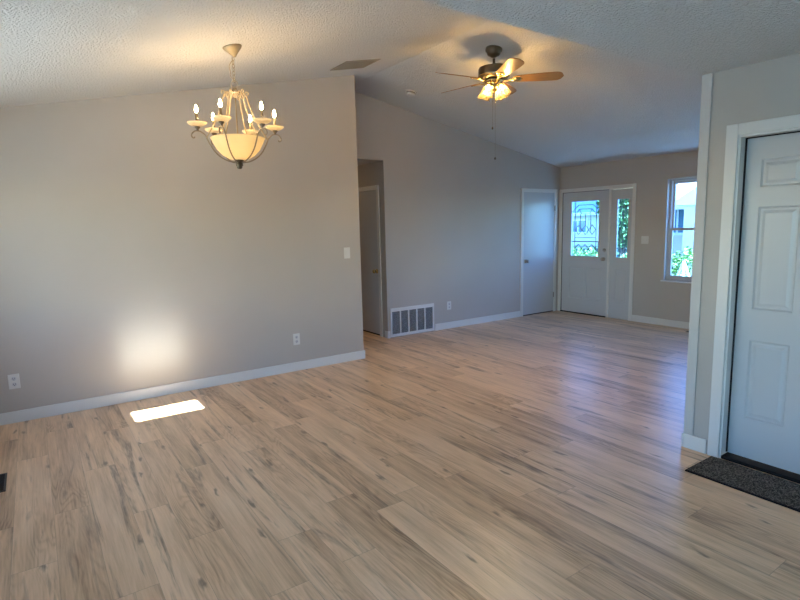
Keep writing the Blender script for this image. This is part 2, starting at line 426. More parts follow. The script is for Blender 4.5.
# painted flat board finishing the end of the right wall
o = obj('trim_1', boxes(((XD-.010, 1.722, BH), (XD, YE+.004, ZF))), mat('pale_grey_board', (.52, .51, .49, 1), .45), bevel=.002); tag(o, 'pale vertical trim board on the end of the right wall', 'trim', kind='structure')

# ------------------------------------------------------------------ doors
def frame_boxes(axis, p, d, u0, u1, top, w, t=.016):
    """casing round an opening u0..u1 up to top on plane p, sticking out by t towards d"""
    a, b = sorted((p, p+d*t))
    B = []
    for (ua, ub, za, zb) in ((u0-w, u0, 0, top+w), (u1, u1+w, 0, top+w), (u0, u1, top, top+w)):
        B.append(((a, ua, za), (b, ub, zb)) if axis == 'x' else ((ua, a, za), (ub, b, zb)))
    return boxes(*B)
def knob(parent, mx, m=M_nickel, name='door_knob'):
    bm = bmesh.new(); lathe(bm, [(0, 0), (.033, 0), (.033, .006), (.012, .011), (.011, .032), (.026, .040), (.030, .052), (.022, .064), (0, .067)], 24, mx)
    return obj(name, bm, m, parent, True)
def rotz_to(d):  # matrix whose +Z becomes d
    return Vector(d).to_track_quat('Z', 'Y').to_matrix().to_4x4()
def panel_slab(bm, axis, face, back, u0, u1, z0, z1, panels, thick_panels=True):
    """door slab with raised panels: the front face lies at `face`, the recess goes towards `back`"""
    sgn = 1 if back > face else -1
    us = sorted({u0, u1, *[p[0] for p in panels], *[p[1] for p in panels]}); zs = sorted({z0, z1, *[p[2] for p in panels], *[p[3] for p in panels]})
    def P(q, u, z): return (q, u, z) if axis == 'x' else (u, q, z)
    for a, b in zip(us, us[1:]):
        for c, d in zip(zs, zs[1:]):
            if any(p[0]-1e-6 <= a and b <= p[1]+1e-6 and p[2]-1e-6 <= c and d <= p[3]+1e-6 for p in panels): continue
            bm.faces.new([bm.verts.new(P(face, *q)) for q in ((a, c), (b, c), (b, d), (a, d))])
    for (a, b, c, d) in panels:
        prev = None
        for ins, dep in ((0, 0), (.010, .009), (.022, .009), (.040, .002)):
            r = [bm.verts.new(P(face+sgn*dep, *q)) for q in ((a+ins, c+ins), (b-ins, c+ins), (b-ins, d-ins), (a+ins, d-ins))]
            if prev:
                for i in range(4): bm.faces.new((prev[i], prev[(i+1) % 4], r[(i+1) % 4], r[i]))
            prev = r
        bm.faces.new(prev)
    # back and edges
    F = [P(face, *q) for q in ((u0, z0), (u1, z0), (u1, z1), (u0, z1))]; K = [P(back, *q) for q in ((u0, z0), (u1, z0), (u1, z1), (u0, z1))]
    bm.faces.new([bm.verts.new(k) for k in K])
    for i in range(4): bm.faces.new([bm.verts.new(q) for q in (F[i], F[(i+1) % 4], K[(i+1) % 4], K[i])])
    bmesh.ops.remove_doubles(bm, verts=bm.verts, dist=1e-5)

# door_1: six panel door on the right (recessed in its frame)
d1 = empty('door_1', (0, 0, 0), 'white six panel door in a deep frame at the right edge', 'door', kind='structure')
obj('door_frame', frame_boxes('x', XD, -1, .745, 1.553, 2.035, .068), M_trim, d1, bevel=.004)
obj('door_jamb', boxes(((XD, 1.541, 0), (XD+.12, 1.56, 2.035)), ((XD, .745, 0), (XD+.12, .757, 2.035)), ((XD, .757, 2.023), (XD+.12, 1.541, 2.035))), M_trim, d1)
bm = bmesh.new()
pu = ((1.235, 1.452), (.865, 1.085))
panel_slab(bm, 'x', XD+.075, XD+.118, .764, 1.536, .026, 2.017, [(a, b, c, d) for a, b in pu for c, d in ((.285, .79), (.985, 1.61), (1.725, 1.89))])
obj('slab', bm, M_door, d1, bevel=0)
obj('dark_gap_strip', boxes(((XD+.060, 1.536, .03), (XD+.085, 1.541, 2.023)), ((XD+.060, .757, 2.017), (XD+.085, 1.536, 2.023)), ((XD+.060, .757, .03), (XD+.085, .764, 2.023))), M_black, d1)
obj('threshold', boxes(((XD-.004, .757, 0), (XD+.118, 1.541, .022))), M_black, d1, bevel=.004)
knob(d1, Matrix.Translation((XD+.075, .83, .94)) @ rotz_to((-1, 0, 0)))

# door_2: flat closet door on the far wall
d2 = empty('door_2', (0, 0, 0), 'flat white closet door on the far wall beside the entry door', 'door', kind='structure')
CX0, CX1 = 6.652, 7.418
obj('door_frame', frame_boxes('y', YB, -1, CX0, CX1, 2.04, .058), M_trim, d2, bevel=.004)
obj('slab', boxes(((CX0+.004, YB-.006, .018), (CX1-.004, YB-.001, 2.036))), M_door, d2)
obj('bottom_gap_shade', boxes(((CX0, YB-.004, 0), (CX1, YB-.001, .016))), M_dark, d2)  # dark strip painting the shade under the closet door
knob(d2, Matrix.Translation((CX0+.065, YB-.006, .915)) @ rotz_to((0, -1, 0)))
for z in (.30, 1.78):
    obj('hinge', boxes(((CX1-.012, YB-.020, z-.045), (CX1+.006, YB-.006, z+.045))), M_hinge, d2)

# door_3: hallway door in the wall facing -X
d3 = empty('door_3', (0, 0, 0), 'flat white door seen through the hallway opening', 'door', kind='structure')
obj('door_frame', frame_boxes('x', XH, -1, 6.275, 7.045, 2.04, .06), M_trim, d3, bevel=.004)
obj('slab', boxes(((XH+.012, 6.277, .02), (XH+.05, 7.043, 2.036))), M_door, d3)
obj('bottom_gap_shade', boxes(((XH+.014, 6.277, 0), (XH+.05, 7.043, .018))), M_dark, d3)  # solid dark strip standing in for the shadow below the hall door
knob(d3, Matrix.Translation((XH+.012, 6.345, .92)) @ rotz_to((-1, 0, 0)), M_brass)

# door_4: entry door with sidelight
d4 = empty('door_4', (0, 0, 0), 'white entry door with leaded glass and a glazed sidelight', 'door', kind='structure')
D0, D1, S0, S1, DT = 5.137, 6.03, 4.742, 5.10, 2.03
bm = frame_boxes('x', XF, -1, 4.735, 6.035, 2.035, .058)
box(bm, (XF-.016, S1, 0), (XF+.08, D0-.006, 2.035))
obj('door_frame', bm, M_trim, d4, bevel=.004)
def slab_with_window(name, u0, u1, z0, z1, win, panels, parent):
    a, b, c, d = win
    bm = bmesh.new()
    # below the window: panelled slab; around the window: boxes with a moulded rim
    panel_slab(bm, 'x', XF+.012, XF+.055, u0, u1, z0, .93, panels)
    box(bm, (XF+.012, u0, .93), (XF+.055, a, z1)); box(bm, (XF+.012, b, .93), (XF+.055, u1, z1))
    box(bm, (XF+.012, a, .93), (XF+.055, b, c)); box(bm, (XF+.012, a, d), (XF+.055, b, z1))
    s = obj(name, bm, M_door, parent)
    r = .024
    obj('glass_rim', boxes(((XF+.0, a-.004, c-.004), (XF+.014, a+r-.012, d+.004)), ((XF+.0, b-r+.012, c-.004), (XF+.014, b+.004, d+.004)),
                      ((XF+.0, a+r-.012, c-.004), (XF+.014, b-r+.012, c+r-.012)), ((XF+.0, a+r-.012, d-r+.012), (XF+.014, b-r+.012, d+.004))), M_door, s, bevel=.003)
    g = obj('leaded_glass', boxes(((XF+.026, a, c), (XF+.032, b, d))), M_bevel, s)
    return s, g
def came(bm, pts, r=.0042):
    for (u, z), (v, y) in zip(pts, pts[1:]):
        A = Vector((XF+.022, u, z)); B = Vector((XF+.022, v, y)); dd = (B-A)
        mx = Matrix.Translation((A+B)/2) @ dd.to_track_quat('Z', 'X').to_matrix().to_4x4()
        l = dd.length/2+r*.5
        box(bm, (-r, -r, -l), (r, r, l), mx)
slab, gl = slab_with_window('door_slab', D0, D1, .012, DT, (5.305, 5.855, .965, 1.885), [(5.59, 5.885, .25, .79), (5.25, 5.555, .25, .79)], d4)
bm = bmesh.new()
a, b, c, d = 5.32, 5.84, .98, 1.87; mid = (a+b)/2
came(bm, [(a+.055, c), (a+.055, d)]); came(bm, [(b-.055, c), (b-.055, d)])
came(bm, [(a, d-.16), (a+.12, d-.055), (b-.12, d-.055), (b, d-.16)]); came(bm, [(a+.055, d-.22), (a+.14, d-.12), (b-.14, d-.12), (b-.055, d-.22)])
came(bm, [(a+.14, d-.12), (a+.18, d-.20), (b-.18, d-.20), (b-.14, d-.12)])
came(bm, [(mid-.1, c+.42), (mid-.1, d-.20)]); came(bm, [(mid+.1, c+.42), (mid+.1, d-.20)]); came(bm, [(mid, c+.52), (mid, d-.20)])
for k in (-1, 0, 1):
    q = mid+k*.13; came(bm, [(q-.065, c+.43), (q, c+.51), (q+.065, c+.43), (q, c+.35), (q-.065, c+.43)])
came(bm, [(a, c+.235), (b, c+.235)], .007)
came(bm, [(a+.055, c+.05), (a+.13, c+.04), (mid, c+.19), (b-.13, c+.04), (b-.055, c+.12)]); came(bm, [(a+.055, c+.12), (a+.13, c+.19), (mid, c+.04), (b-.13, c+.19), (b-.055, c+.12)])
for k in (-1, 1):
    q = mid+k*.13; came(bm, [(q-.07, c+.115), (q, c+.19), (q+.07, c+.115), (q, c+.04), (q-.07, c+.115)])
came(bm, [(a+.055, c+.30), (b-.055, c+.30)])
obj('lead_came', bm, M_came, gl)
knob(slab, Matrix.Translation((XF+.012, 5.215, .94)) @ rotz_to((-1, 0, 0)))
bm = bmesh.new(); lathe(bm, [(0, 0), (.03, 0), (.03, .012), (.02, .018), (0, .018)], 20, Matrix.Translation((XF+.012, 5.205, 1.08)) @ rotz_to((-1, 0, 0)))
box(bm, (XF-.022, 5.202, 1.065), (XF-.005, 5.208, 1.095)); obj('deadbolt', bm, M_nickel, slab, True)
side, gl2 = slab_with_window('sidelight', S0, S1, 0.0, DT, (4.79, 5.0, .965, 1.885), [(4.80, 5.005, .27, .785)], d4)
bm = bmesh.new(); a, b = 4.80, 4.99; mid = (a+b)/2
came(bm, [(a+.045, c), (a+.045, d)]); came(bm, [(b-.045, c), (b-.045, d)])
came(bm, [(mid, c), (mid, c+.36)]); came(bm, [(mid, c+.52), (mid, d)])
came(bm, [(mid-.045, c+.44), (mid, c+.52), (mid+.045, c+.44), (mid, c+.36), (mid-.045, c+.44)])
for z in (c+.13, d-.13): came(bm, [(a, z), (a+.045, z+.04), (mid, z), (b-.045, z+.04), (b, z)])
came(bm, [(mid-.045, c+.1), (mid, c+.05), (mid+.045, c+.1)]); came(bm, [(mid-.045, d-.1), (mid, d-.3), (mid+.045, d-.1)])
obj('lead_came', bm, M_came, gl2)
obj('dark_gap_strip', boxes(((XF-.001, D0-.007, .01), (XF+.012, D0+.001, DT)), ((XF+.006, D1-.001, .01), (XF+.012, 6.035, 2.035)), ((XF+.006, D0, DT-.002), (XF+.012, D1, 2.035))), M_slot, d4)  # dark strips drawing the shaded gaps round the entry slab
for z in (.28, 1.02, 1.80):
    obj('hinge', boxes(((XF-.006, D1-.004, z-.05), (XF+.012, D1+.008, z+.05))), M_hinge, d4)
obj('threshold', boxes(((XF-.03, D0, 0), (XF+.10, D1, .011))), M_black, d4)

# ------------------------------------------------------------------ windows
def hung_window(n, y0, y1, z0, z1, label):
    r = empty('window_%d' % n, (0, 0, 0), label, 'window', kind='structure')
    f = .034; xa, xb = XF+.055, XF+.125
    zm = (z0+z1)/2+.012
    bm = boxes(((xa, y0, z0), (xb, y0+f, z1)), ((xa, y1-f, z0), (xb, y1, z1)), ((xa, y0+f, z0), (xb, y1-f, z0+f)), ((xa, y0+f, z1-.03), (xb, y1-f, z1)))
    obj('window_frame', bm, M_alu, r, bevel=.003)
    for nm, za, zb, dx in (('upper_sash', zm-.015, z1-.03, .03), ('lower_sash', z0+f, zm+.02, .0)):
        q = .03; u0, u1 = y0+f, y1-f
        s = obj(nm, boxes(((xa+dx+.004, u0, za), (xa+dx+.03, u0+q, zb)), ((xa+dx+.004, u1-q, za), (xa+dx+.03, u1, zb)), ((xa+dx+.004, u0+q, za), (xa+dx+.03, u1-q, za+.036)), ((xa+dx+.004, u0+q, zb-.036), (xa+dx+.03, u1-q, zb))), M_alu, r, bevel=.002)
        obj('window_pane', boxes(((xa+dx+.015, u0+q, za+.036), (xa+dx+.019, u1-q, zb-.036))), M_glass, s)
    obj('window_sill', boxes(((XF-.028, y0-.035, z0-.02), (XF+.055, y1+.035, z0))), M_trim, r, bevel=.004)
    return r
hung_window(1, 3.30, 4.20, .67, 2.115, 'white framed sash window on the front wall, partly behind the right wall end')
hung_window(2, 2.00, 2.95, .67, 2.10, 'second front window hidden behind the right wall')
def simple_window(n, axis, p, u0, u1, z0, z1, label, mull=(), gm=None):
    r = empty('window_%d' % n, (0, 0, 0), label, 'window', kind='structure')
    def B(ua, ub, za, zb, q0=-.03, q1=.03): return ((p+q0, ua, za), (p+q1, ub, zb)) if axis == 'x' else ((ua, p+q0, za), (ub, p+q1, zb))
    f = .06
    L_ = [B(u0, u0+f, z0, z1), B(u1-f, u1, z0, z1), B(u0+f, u1-f, z0, z0+f), B(u0+f, u1-f, z1-f, z1)]
    for q in mull: L_.append(B(q-f/2, q+f/2, z0+f, z1-f))
    obj('window_frame', boxes(*L_), M_alu, r, bevel=.003)
    obj('window_pane', boxes(B(u0+f, u1-f, z0+f, z1-f, -.003, .003)), gm or M_glass2, r)
simple_window(3, 'x', XW-.06, -1.3, .6, .3, 2.06, 'tall kitchen window left of the camera', (-.35,), glass_pane('blue_tint_window_glass', (.74, .90, 1.0, 1)))  # blue glass tint added to cool the daylight coming in
simple_window(4, 'x', XW-.06, 2.7, 4.5, .9, 2.05, 'dining window left of the frame', (3.6,))
portal('portal_patio', (XW-.10, -.35, 1.18), (0, -PI/2, 0), 2.0, 2.1)
portal('portal_dining', (XW-.10, 3.6, 1.475), (0, -PI/2, 0), 1.15, 1.8)
portal('portal_front', (XF+.132, 3.75, 1.385), (0, PI/2, 0), 1.43, .9)
portal('portal_front_side', (XF+.132, 2.475, 1.385), (0, PI/2, 0), 1.43, .95)
portal('portal_door', (XF+.12, 5.58, 1.425), (0, PI/2, 0), .92, .55)
portal('portal_sidelight', (XF+.12, 4.895, 1.425), (0, PI/2, 0), .92, .21)
for nm in ('portal_patio', 'portal_dining'): bpy.data.objects[nm].rotation_euler = Vector((-1, 0, 0)).to_track_quat('Z', 'Y').to_euler()
for nm in ('portal_front', 'portal_front_side', 'portal_door', 'portal_sidelight'): bpy.data.objects[nm].rotation_euler = Vector((1, 0, 0)).to_track_quat('Z', 'Y').to_euler()
for nm, sx, sy in (('portal_patio', 1.9, 1.76), ('portal_dining', 1.8, 1.15), ('portal_front', .9, 1.43), ('portal_front_side', .95, 1.43), ('portal_door', .55, .92), ('portal_sidelight', .21, .92)):
    d_ = bpy.data.objects[nm].data
    R_ = bpy.data.objects[nm].rotation_euler.to_matrix()
    hx = R_ @ Vector((1, 0, 0))       # local x in the world: vertical or horizontal?
    if abs(hx.z) > .5: d_.size, d_.size_y = (sy, sx)
    else: d_.size, d_.size_y = (sx, sy)

# ------------------------------------------------------------------ wall plates
def plate_frame(o, axis):   # local: plate in XZ plane facing -Y
    o.rotation_euler = (0, 0, 0) if axis == 'y' else (0, 0, -PI/2)
def outlet(loc, axis, label):
    r = empty('wall_outlet', loc, label, 'outlet', 'duplex wall outlets'); plate_frame(r, axis)
    obj('plate', boxes(((-.039, -.006, -.062), (.039, 0, .062))), M_plate, r, bevel=.003)
    for z in (-.024, .024):
        bm = bmesh.new(); lathe(bm, [(0, 0), (.017, 0), (.017, .002), (0, .002)], 20, Matrix.Translation((0, -.006, z)) @ rotz_to((0, -1, 0)))
        f = obj('receptacle', bm, M_louver, r)
        obj('slots', boxes(((-.008, -.0095, z-.004), (-.005, -.008, z+.008)), ((.005, -.0095, z-.004), (.008, -.008, z+.008)), ((-.003, -.0095, z-.012), (.003, -.008, z-.007))), M_slot, f)
    return r
outlet((-.221, YL, .348), 'y', 'white duplex outlet near the left edge of the long wall')
outlet((2.280, YL, .350), 'y', 'white duplex outlet below the light switch on the long left wall')
outlet((5.065, YB, .347), 'y', 'small white outlet on the far wall right of the air grille')
r = empty('light_switch', (2.944, YL, 1.254), 'white rocker light switch near the end of the long left wall', 'light switch')
obj('plate', boxes(((-.039, -.006, -.062), (.039, 0, .062))), M_plate, r, bevel=.003)
obj('rocker', boxes(((-.017, -.010, -.034), (.017, -.005, .034))), M_plate, r, bevel=.002)
r = empty('light_switch', (XF, 4.513, 1.251), 'white double light switch between the entry door and the window', 'light switch', rot=(0, 0, -PI/2))
obj('plate', boxes(((-.058, -.006, -.058), (.058, 0, .058))), M_plate, r, bevel=.003)
for x in (-.024, .024): obj('toggle', boxes(((x-.006, -.018, -.012), (x+.006, -.005, .012))), M_plate, r, bevel=.002)

# return air grille on the far wall
r = empty('air_return_grille', (4.005, YB, 0), 'white return air grille with five dark louvred bays at floor level', 'air grille')
GW, GH = .765, .412
bm = boxes(((0, -.016, .01), (.024, 0, GH)), ((GW-.024, -.016, .01), (GW, 0, GH)), ((.024, -.016, .01), (GW-.024, 0, .045)), ((.024, -.016, GH-.05), (GW-.024, 0, GH)))
bay = (GW-.048)/5
for k in range(1, 5): box(bm, (.024+bay*k-.009, -.014, .045), (.024+bay*k+.009, 0, GH-.05))
obj('frame', bm, M_grille, r, bevel=.002)
obj('backing', boxes(((.024, -.003, .045), (GW-.024, -.001, GH-.05))), M_slot, r)
for k in range(5):
    bm = bmesh.new(); x0 = .024+bay*k+(.009 if k else 0); x1 = .024+bay*(k+1)-(.009 if k < 4 else 0); z = .05
    while z < GH-.055:
        box(bm, (x0, -.005, -.0008), (x1, .005, .0008), Matrix.Translation((0, -.008, z)) @ Matrix.Rotation(-.7, 4, 'X')); z += .0125
    obj('louver_bank', bm, M_louver, r)

# floor registers
def floor_reg(x, y, sx, sy, label, m_):
    r = empty('floor_register', (x, y, 0), label, 'floor vent')
    obj('frame', boxes(((-sx/2, -sy/2, 0), (-sx/2+.012, sy/2, .005)), ((sx/2-.012, -sy/2, 0), (sx/2, sy/2, .005)), ((-sx/2+.012, -sy/2, 0), (sx/2-.012, -sy/2+.012, .005)), ((-sx/2+.012, sy/2-.012, 0), (sx/2-.012, sy/2, .005))), m_, r)
    obj('backing', boxes(((-sx/2+.012, -sy/2+.012, 0), (sx/2-.012, sy/2-.012, .0015))), M_dark, r)
    bm = bmesh.new(); y_ = -sy/2+.02
    while y_ < sy/2-.015:
        box(bm, (-sx/2+.012, y_, .0015), (sx/2-.012, y_+.004, .0045)); y_ += .014
    obj('slats', bm, m_, r)
M_regblk = mat('black_register', (.02, .02, .022, 1), .45)
floor_reg(-.335, 4.05, .13, .30, 'black floor register at the left edge of the frame', M_regblk)
floor_reg(7.40, 3.58, .13, .30, 'black floor register under the front window', M_regblk)

# doormat
r = empty('doormat', (3.365, 1.14, 0), 'charcoal speckled doormat in front of the six panel door', 'doormat')
bm = bmesh.new(); nx, ny = 70, 180; X0, X1_, Y0, Y1_ = -.158, .158, -.44, .44
g = [[bm.verts.new((X0+(X1_-X0)*i/nx, Y0+(Y1_-Y0)*j/ny, .011+random.uniform(-.0022, .0022))) for j in range(ny+1)] for i in range(nx+1)]
for i in range(nx):
    for j in range(ny): bm.faces.new((g[i][j], g[i+1][j], g[i+1][j+1], g[i][j+1]))
obj('pile', bm, M_mat, r)
obj('rubber_backing', boxes(((X0-.008, Y0-.008, 0), (X1_+.008, Y1_+.008, .008))), M_black, r, bevel=.002)

# ------------------------------------------------------------------ ceiling register and smoke detector
def on_slope(x, y, f, slope):
    n = Vector((slope, 0, -1)).normalized()        # pointing down into the room
    return Matrix.Translation((x, y, f(x))) @ Matrix(((math.cos(math.atan(slope)), 0, n.x, 0), (0, 1, 0, 0), (math.sin(math.atan(slope)), 0, n.z, 0), (0, 0, 0, 1)))
# local frame: X along slope, Y along the ridge, +Z into the room (mirrored basis handled by recalculated normals)
def xf(bm, mx):
    bmesh.ops.transform(bm, matrix=mx, verts=bm.verts); return bm
mx = Matrix(((1, 0, 0, 0), (0, 1, 0, 0), (.2083, 0, 1, 0), (0, 0, 0, 1)))
r = empty('ceiling_register', (2.825, 4.806, zl(2.825)), 'grey louvred register on the sloped ceiling above the wall corner', 'ceiling vent')
a, b = .195, .165
obj('frame', xf(boxes(((-a, -b, -.008), (-a+.02, b, 0)), ((a-.02, -b, -.008), (a, b, 0)), ((-a+.02, -b, -.008), (a-.02, -b+.02, 0)), ((-a+.02, b-.02, -.008), (a-.02, b, 0))), mx), M_reg, r)
obj('backing', xf(boxes(((-a+.02, -b+.02, -.003), (a-.02, b-.02, 0))), mx), mat('register_backing', (.12, .11, .09, 1), .7), r)
bm = bmesh.new(); y_ = -b+.03
while y_ < b-.02:
    box(bm, (-a+.02, -.006, -.0008), (a-.02, .006, .0008), Matrix.Translation((0, y_, -.007)) @ Matrix.Rotation(.6, 4, 'X')); y_ += .014
obj('louvers', xf(bm, mx), M_reg, r)

r = empty('smoke_detector', (3.997, 5.484, zr(3.997)), 'round white smoke detector on the far ceiling slope', 'smoke detector', rot=(0, math.atan(.195), 0))
bm = bmesh.new(); lathe(bm, [(0, 0), (.072, 0), (.072, -.012), (0, -.012)], 32); obj('base_plate', bm, M_plate, r)
bm = bmesh.new(); lathe(bm, [(0, -.012), (.055, -.012), (.055, -.018), (.062, -.020), (.062, -.032), (.052, -.040), (.03, -.043), (0, -.044)], 32); obj('cover', bm, M_plate, r, True)
bm = bmesh.new(); lathe(bm, [(.056, -.0125), (.057, -.0125), (.057, -.019), (.056, -.019)], 32); obj('vent_ring', bm, M_dark, r)

# ------------------------------------------------------------------ chandelier
CXc, CYc = 1.305, 3.92
ch = empty('chandelier', (CXc, CYc, zl(CXc)), 'six armed candle chandelier with a glowing alabaster bowl', 'chandelier')
z0c = zl(CXc)
def Z(z): return z - z0c
tilt = Matrix.Rotation(-math.atan(.2083), 4, 'Y')
bm = bmesh.new(); lathe(bm, [(0, 0), (.066, 0), (.067, -.006), (.060, -.018), (.035, -.042), (.014, -.064), (.008, -.072), (0, -.072)], 32, tilt)
obj('canopy', bm, M_canopy, ch, True)
# chain of oval links, with the cord woven along it
bm = bmesh.new(); top, bot = z0c-.072, 2.585; n = 7; h = (top-bot)/n
for k in range(n):
    zc = top-h*(k+.5); ang = k*PI/2+.3; pts = []
    for j in range(16):
        t = 2*PI*j/16; u = .009*math.cos(t); v = (h*.62)*math.sin(t)
        pts.append((u*math.cos(ang), u*math.sin(ang), Z(zc)+v))
    tube(bm, pts, .0022, 6, closed=True)
obj('chain', bm, M_chand, ch, True)
bm = bmesh.new(); pts = []
for j in range(15):
    t = j/14; s = math.sin(t*PI)
    pts.append(((-.028*s+.006*math.sin(t*14))*Rv.x+.0, (-.028*s+.006*math.sin(t*14))*Rv.y+.008*math.cos(t*11), Z(top-(top-bot)*t)))
tube(bm, smoothpath(pts, 4), .0022, 6); obj('cord', bm, M_sleeve, ch, True)
bm = bmesh.new(); pts = []
for j in range(24):
    t = 2*PI*j/24; pts.append((.024*math.cos(t)*Rv.x, .024*math.cos(t)*Rv.y, Z(2.57)+.024*math.sin(t)))
tube(bm, pts, .003, 8, closed=True); obj('hanging_loop', bm, M_chand, ch, True)
bm = bmesh.new(); lathe(bm, [(0, Z(2.548)), (.012, Z(2.546)), (.016, Z(2.53)), (.034, Z(2.52)), (.036, Z(2.505)), (.02, Z(2.495)), (.012, Z(2.48)), (0, Z(2.475))], 24); obj('top_hub', bm, M_chand, ch, True)
bm = bmesh.new(); tube(bm, [(0, 0, Z(2.48)), (0, 0, Z(2.04))], .005, 10); obj('centre_rod', bm, M_sleeve, ch, True)
bm = bmesh.new(); lathe(bm, [(0, Z(2.05)), (.032, Z(2.046)), (.034, Z(2.032)), (.022, Z(2.024)), (.024, Z(2.016)), (.026, Z(2.004)), (.018, Z(1.998)), (.020, Z(1.990)), (.012, Z(1.982)), (0, Z(1.98))], 24); obj('bottom_hub', bm, M_bronze, ch, True)
# alabaster bowl, double walled
prof = [(.028, 2.062), (.07, 2.071), (.115, 2.097), (.152, 2.135), (.176, 2.178), (.188, 2.208), (.194, 2.214), (.190, 2.217), (.182, 2.208), (.170, 2.178), (.146, 2.139), (.11, 2.103), (.068, 2.078), (.028, 2.069)]
bm = bmesh.new(); lathe(bm, [(r_*.98, Z(z_-.018)) for r_, z_ in prof]+[(.028*.98, Z(2.044))], 64); bowl = obj('bowl', bm, M_alab, ch, True)
for k in range(3):
    a = k*2*PI/3+.4; bm = bmesh.new(); sphere(bm, (.07*math.cos(a), .07*math.sin(a), Z(2.155)), .022, sz=1.2); obj('bowl_bulb', bm, M_bulb_bowl, ch, True)
PH = math.radians(50)
for k in range(6):
    t = PH+k*PI/3; ct, st_ = math.cos(t), math.sin(t)
    def R3(pts): return [(r_*ct, r_*st_, Z(z_)) for r_, z_ in pts]
    bm = bmesh.new()
    tube(bm, smoothpath(R3([(.03, 2.028), (.075, 2.036), (.125, 2.062), (.168, 2.105), (.197, 2.155), (.22, 2.205), (.25, 2.232), (.28, 2.236), (.300, 2.226), (.312, 2.208), (.309, 2.192), (.298, 2.187), (.291, 2.195)]), 5), .0048, 8)
    arm = obj('arm', bm, M_arm, ch, True)
    bm = bmesh.new()
    tube(bm, smoothpath(R3([(.088, 2.500), (.094, 2.512), (.086, 2.524), (.072, 2.516), (.066, 2.49), (.05, 2.475), (.03, 2.500)]), 5), .0036, 8)
    tube(bm, smoothpath(R3([(.028, 2.508), (.055, 2.515), (.078, 2.49), (.092, 2.44), (.112, 2.38), (.145, 2.31), (.185, 2.24), (.215, 2.190)]), 5), .0048, 8)
    obj('cage_rod', bm, M_sleeve, ch, True)
    tr = Matrix.Translation((.270*ct, .270*st_, .02))
    bm = bmesh.new(); lathe(bm, [(0, Z(2.216)), (.010, Z(2.218)), (.008, Z(2.226)), (.018, Z(2.236)), (.020, Z(2.244)), (0, Z(2.246))], 16, tr); obj('cup', bm, M_bronze, ch, True)
    bm = bmesh.new(); lathe(bm, [(0, Z(2.246)), (.040, Z(2.250)), (.060, Z(2.262)), (.067, Z(2.272)), (.065, Z(2.274)), (.056, Z(2.266)), (.038, Z(2.255)), (0, Z(2.251))], 32, tr); obj('drip_plate', bm, M_bobe, ch, True)
    bm = bmesh.new(); lathe(bm, [(0, Z(2.251)), (.0095, Z(2.251)), (.0095, Z(2.338)), (0, Z(2.339))], 16, tr); cs = obj('candle_sleeve', bm, M_bronze if k in (1, 2, 3, 4) else M_sleeve, ch, True)
    bm = bmesh.new(); lathe(bm, [(0, Z(2.338)), (.007, Z(2.341)), (.0105, Z(2.352)), (.011, Z(2.361)), (.0075, Z(2.376)), (.003, Z(2.388)), (0, Z(2.392))], 16, tr); obj('candle_bulb', bm, M_bulb, cs, True)

# ------------------------------------------------------------------ ceiling fan
FX, FY = 3.81, 3.875
zf = zr(FX)
fan = empty('ceiling_fan', (FX, FY, zf), 'five bladed bronze ceiling fan with oak blades and lit glass shades', 'ceiling fan')
def W(z): return z - zf
bm = bmesh.new(); lathe(bm, [(0, .02), (.078, .012), (.080, -.012), (.078, -.026), (.068, -.034), (.064, -.046), (.056, -.060), (.034, -.070), (.02, -.080), (0, -.082)], 40, Matrix.Rotation(.06, 4, 'Y'))
obj('canopy', bm, M_bronze, fan, True)
bm = bmesh.new(); tube(bm, [(0, 0, -.09), (0, 0, W(3.01))], .0125, 12); obj('downrod', bm, M_bronze, fan, True)
bm = bmesh.new(); lathe(bm, [(0, W(3.06)), (.022, W(3.058)), (.024, W(3.036)), (.10, W(3.032)), (.14, W(3.022)), (.148, W(3.008)), (.148, W(2.935)), (.132, W(2.92)), (.09, W(2.914)), (0, W(2.912))], 48)
motor = obj('motor_housing', bm, M_bronze, fan, True)
bm = bmesh.new(); lathe(bm, [(.146, W(2.950)), (.151, W(2.947)), (.151, W(2.935)), (.144, W(2.932))], 48); obj('trim_band', bm, M_brass, motor, True)
for k in range(5):
    ang = math.radians(28.5+72*k)
    rot = Matrix.Rotation(ang, 4, 'Z'); pitch = Matrix.Rotation(math.radians(-16), 4, 'X')
    # blade built in local coordinates along +X, placed by its own transform
    bm = bmesh.new(); out = []
    for j in range(25):
        t = j/24; x = .19+(.648-.19)*t
        wv = .052+.018*min(1, t*1.6)
        if t > .84: wv *= math.sqrt(max(0, 1-((t-.84)/.16)**2))*1.0+.0
        if t < .08: wv *= .7+.3*math.sqrt(t/.08)
        out.append((x, max(wv, .002)))
    ring = [(x, wv) for x, wv in out]+[(x, -wv) for x, wv in reversed(out)]
    lo = [bm.verts.new((x, y, -.003)) for x, y in ring]; hi = [bm.verts.new((x, y, .003)) for x, y in ring]
    bm.faces.new(lo); bm.faces.new(hi[::-1])
    for i in range(len(ring)): bm.faces.new((lo[i], lo[(i+1) % len(ring)], hi[(i+1) % len(ring)], hi[i]))
    bl = obj('blade', bm, M_blade, fan)
    bl.matrix_local = Matrix.Translation((0, 0, W(2.91))) @ rot @ pitch
    bm = bmesh.new()
    tube(bm, smoothpath([(.09, 0, -.012), (.13, .0, -.016), (.165, .018, -.009), (.20, .034, -.006), (.245, .028, -.006)], 4), .006, 8)
    tube(bm, smoothpath([(.09, 0, -.012), (.13, .0, -.016), (.165, -.018, -.009), (.20, -.034, -.006), (.245, -.028, -.006)], 4), .006, 8)
    tube(bm, [(.16, 0, -.012), (.27, 0, -.006)], .005, 8)
    box(bm, (.19, -.036, -.008), (.25, .036, -.003))
    br = obj('blade_iron', bm, M_brass, bl, True)
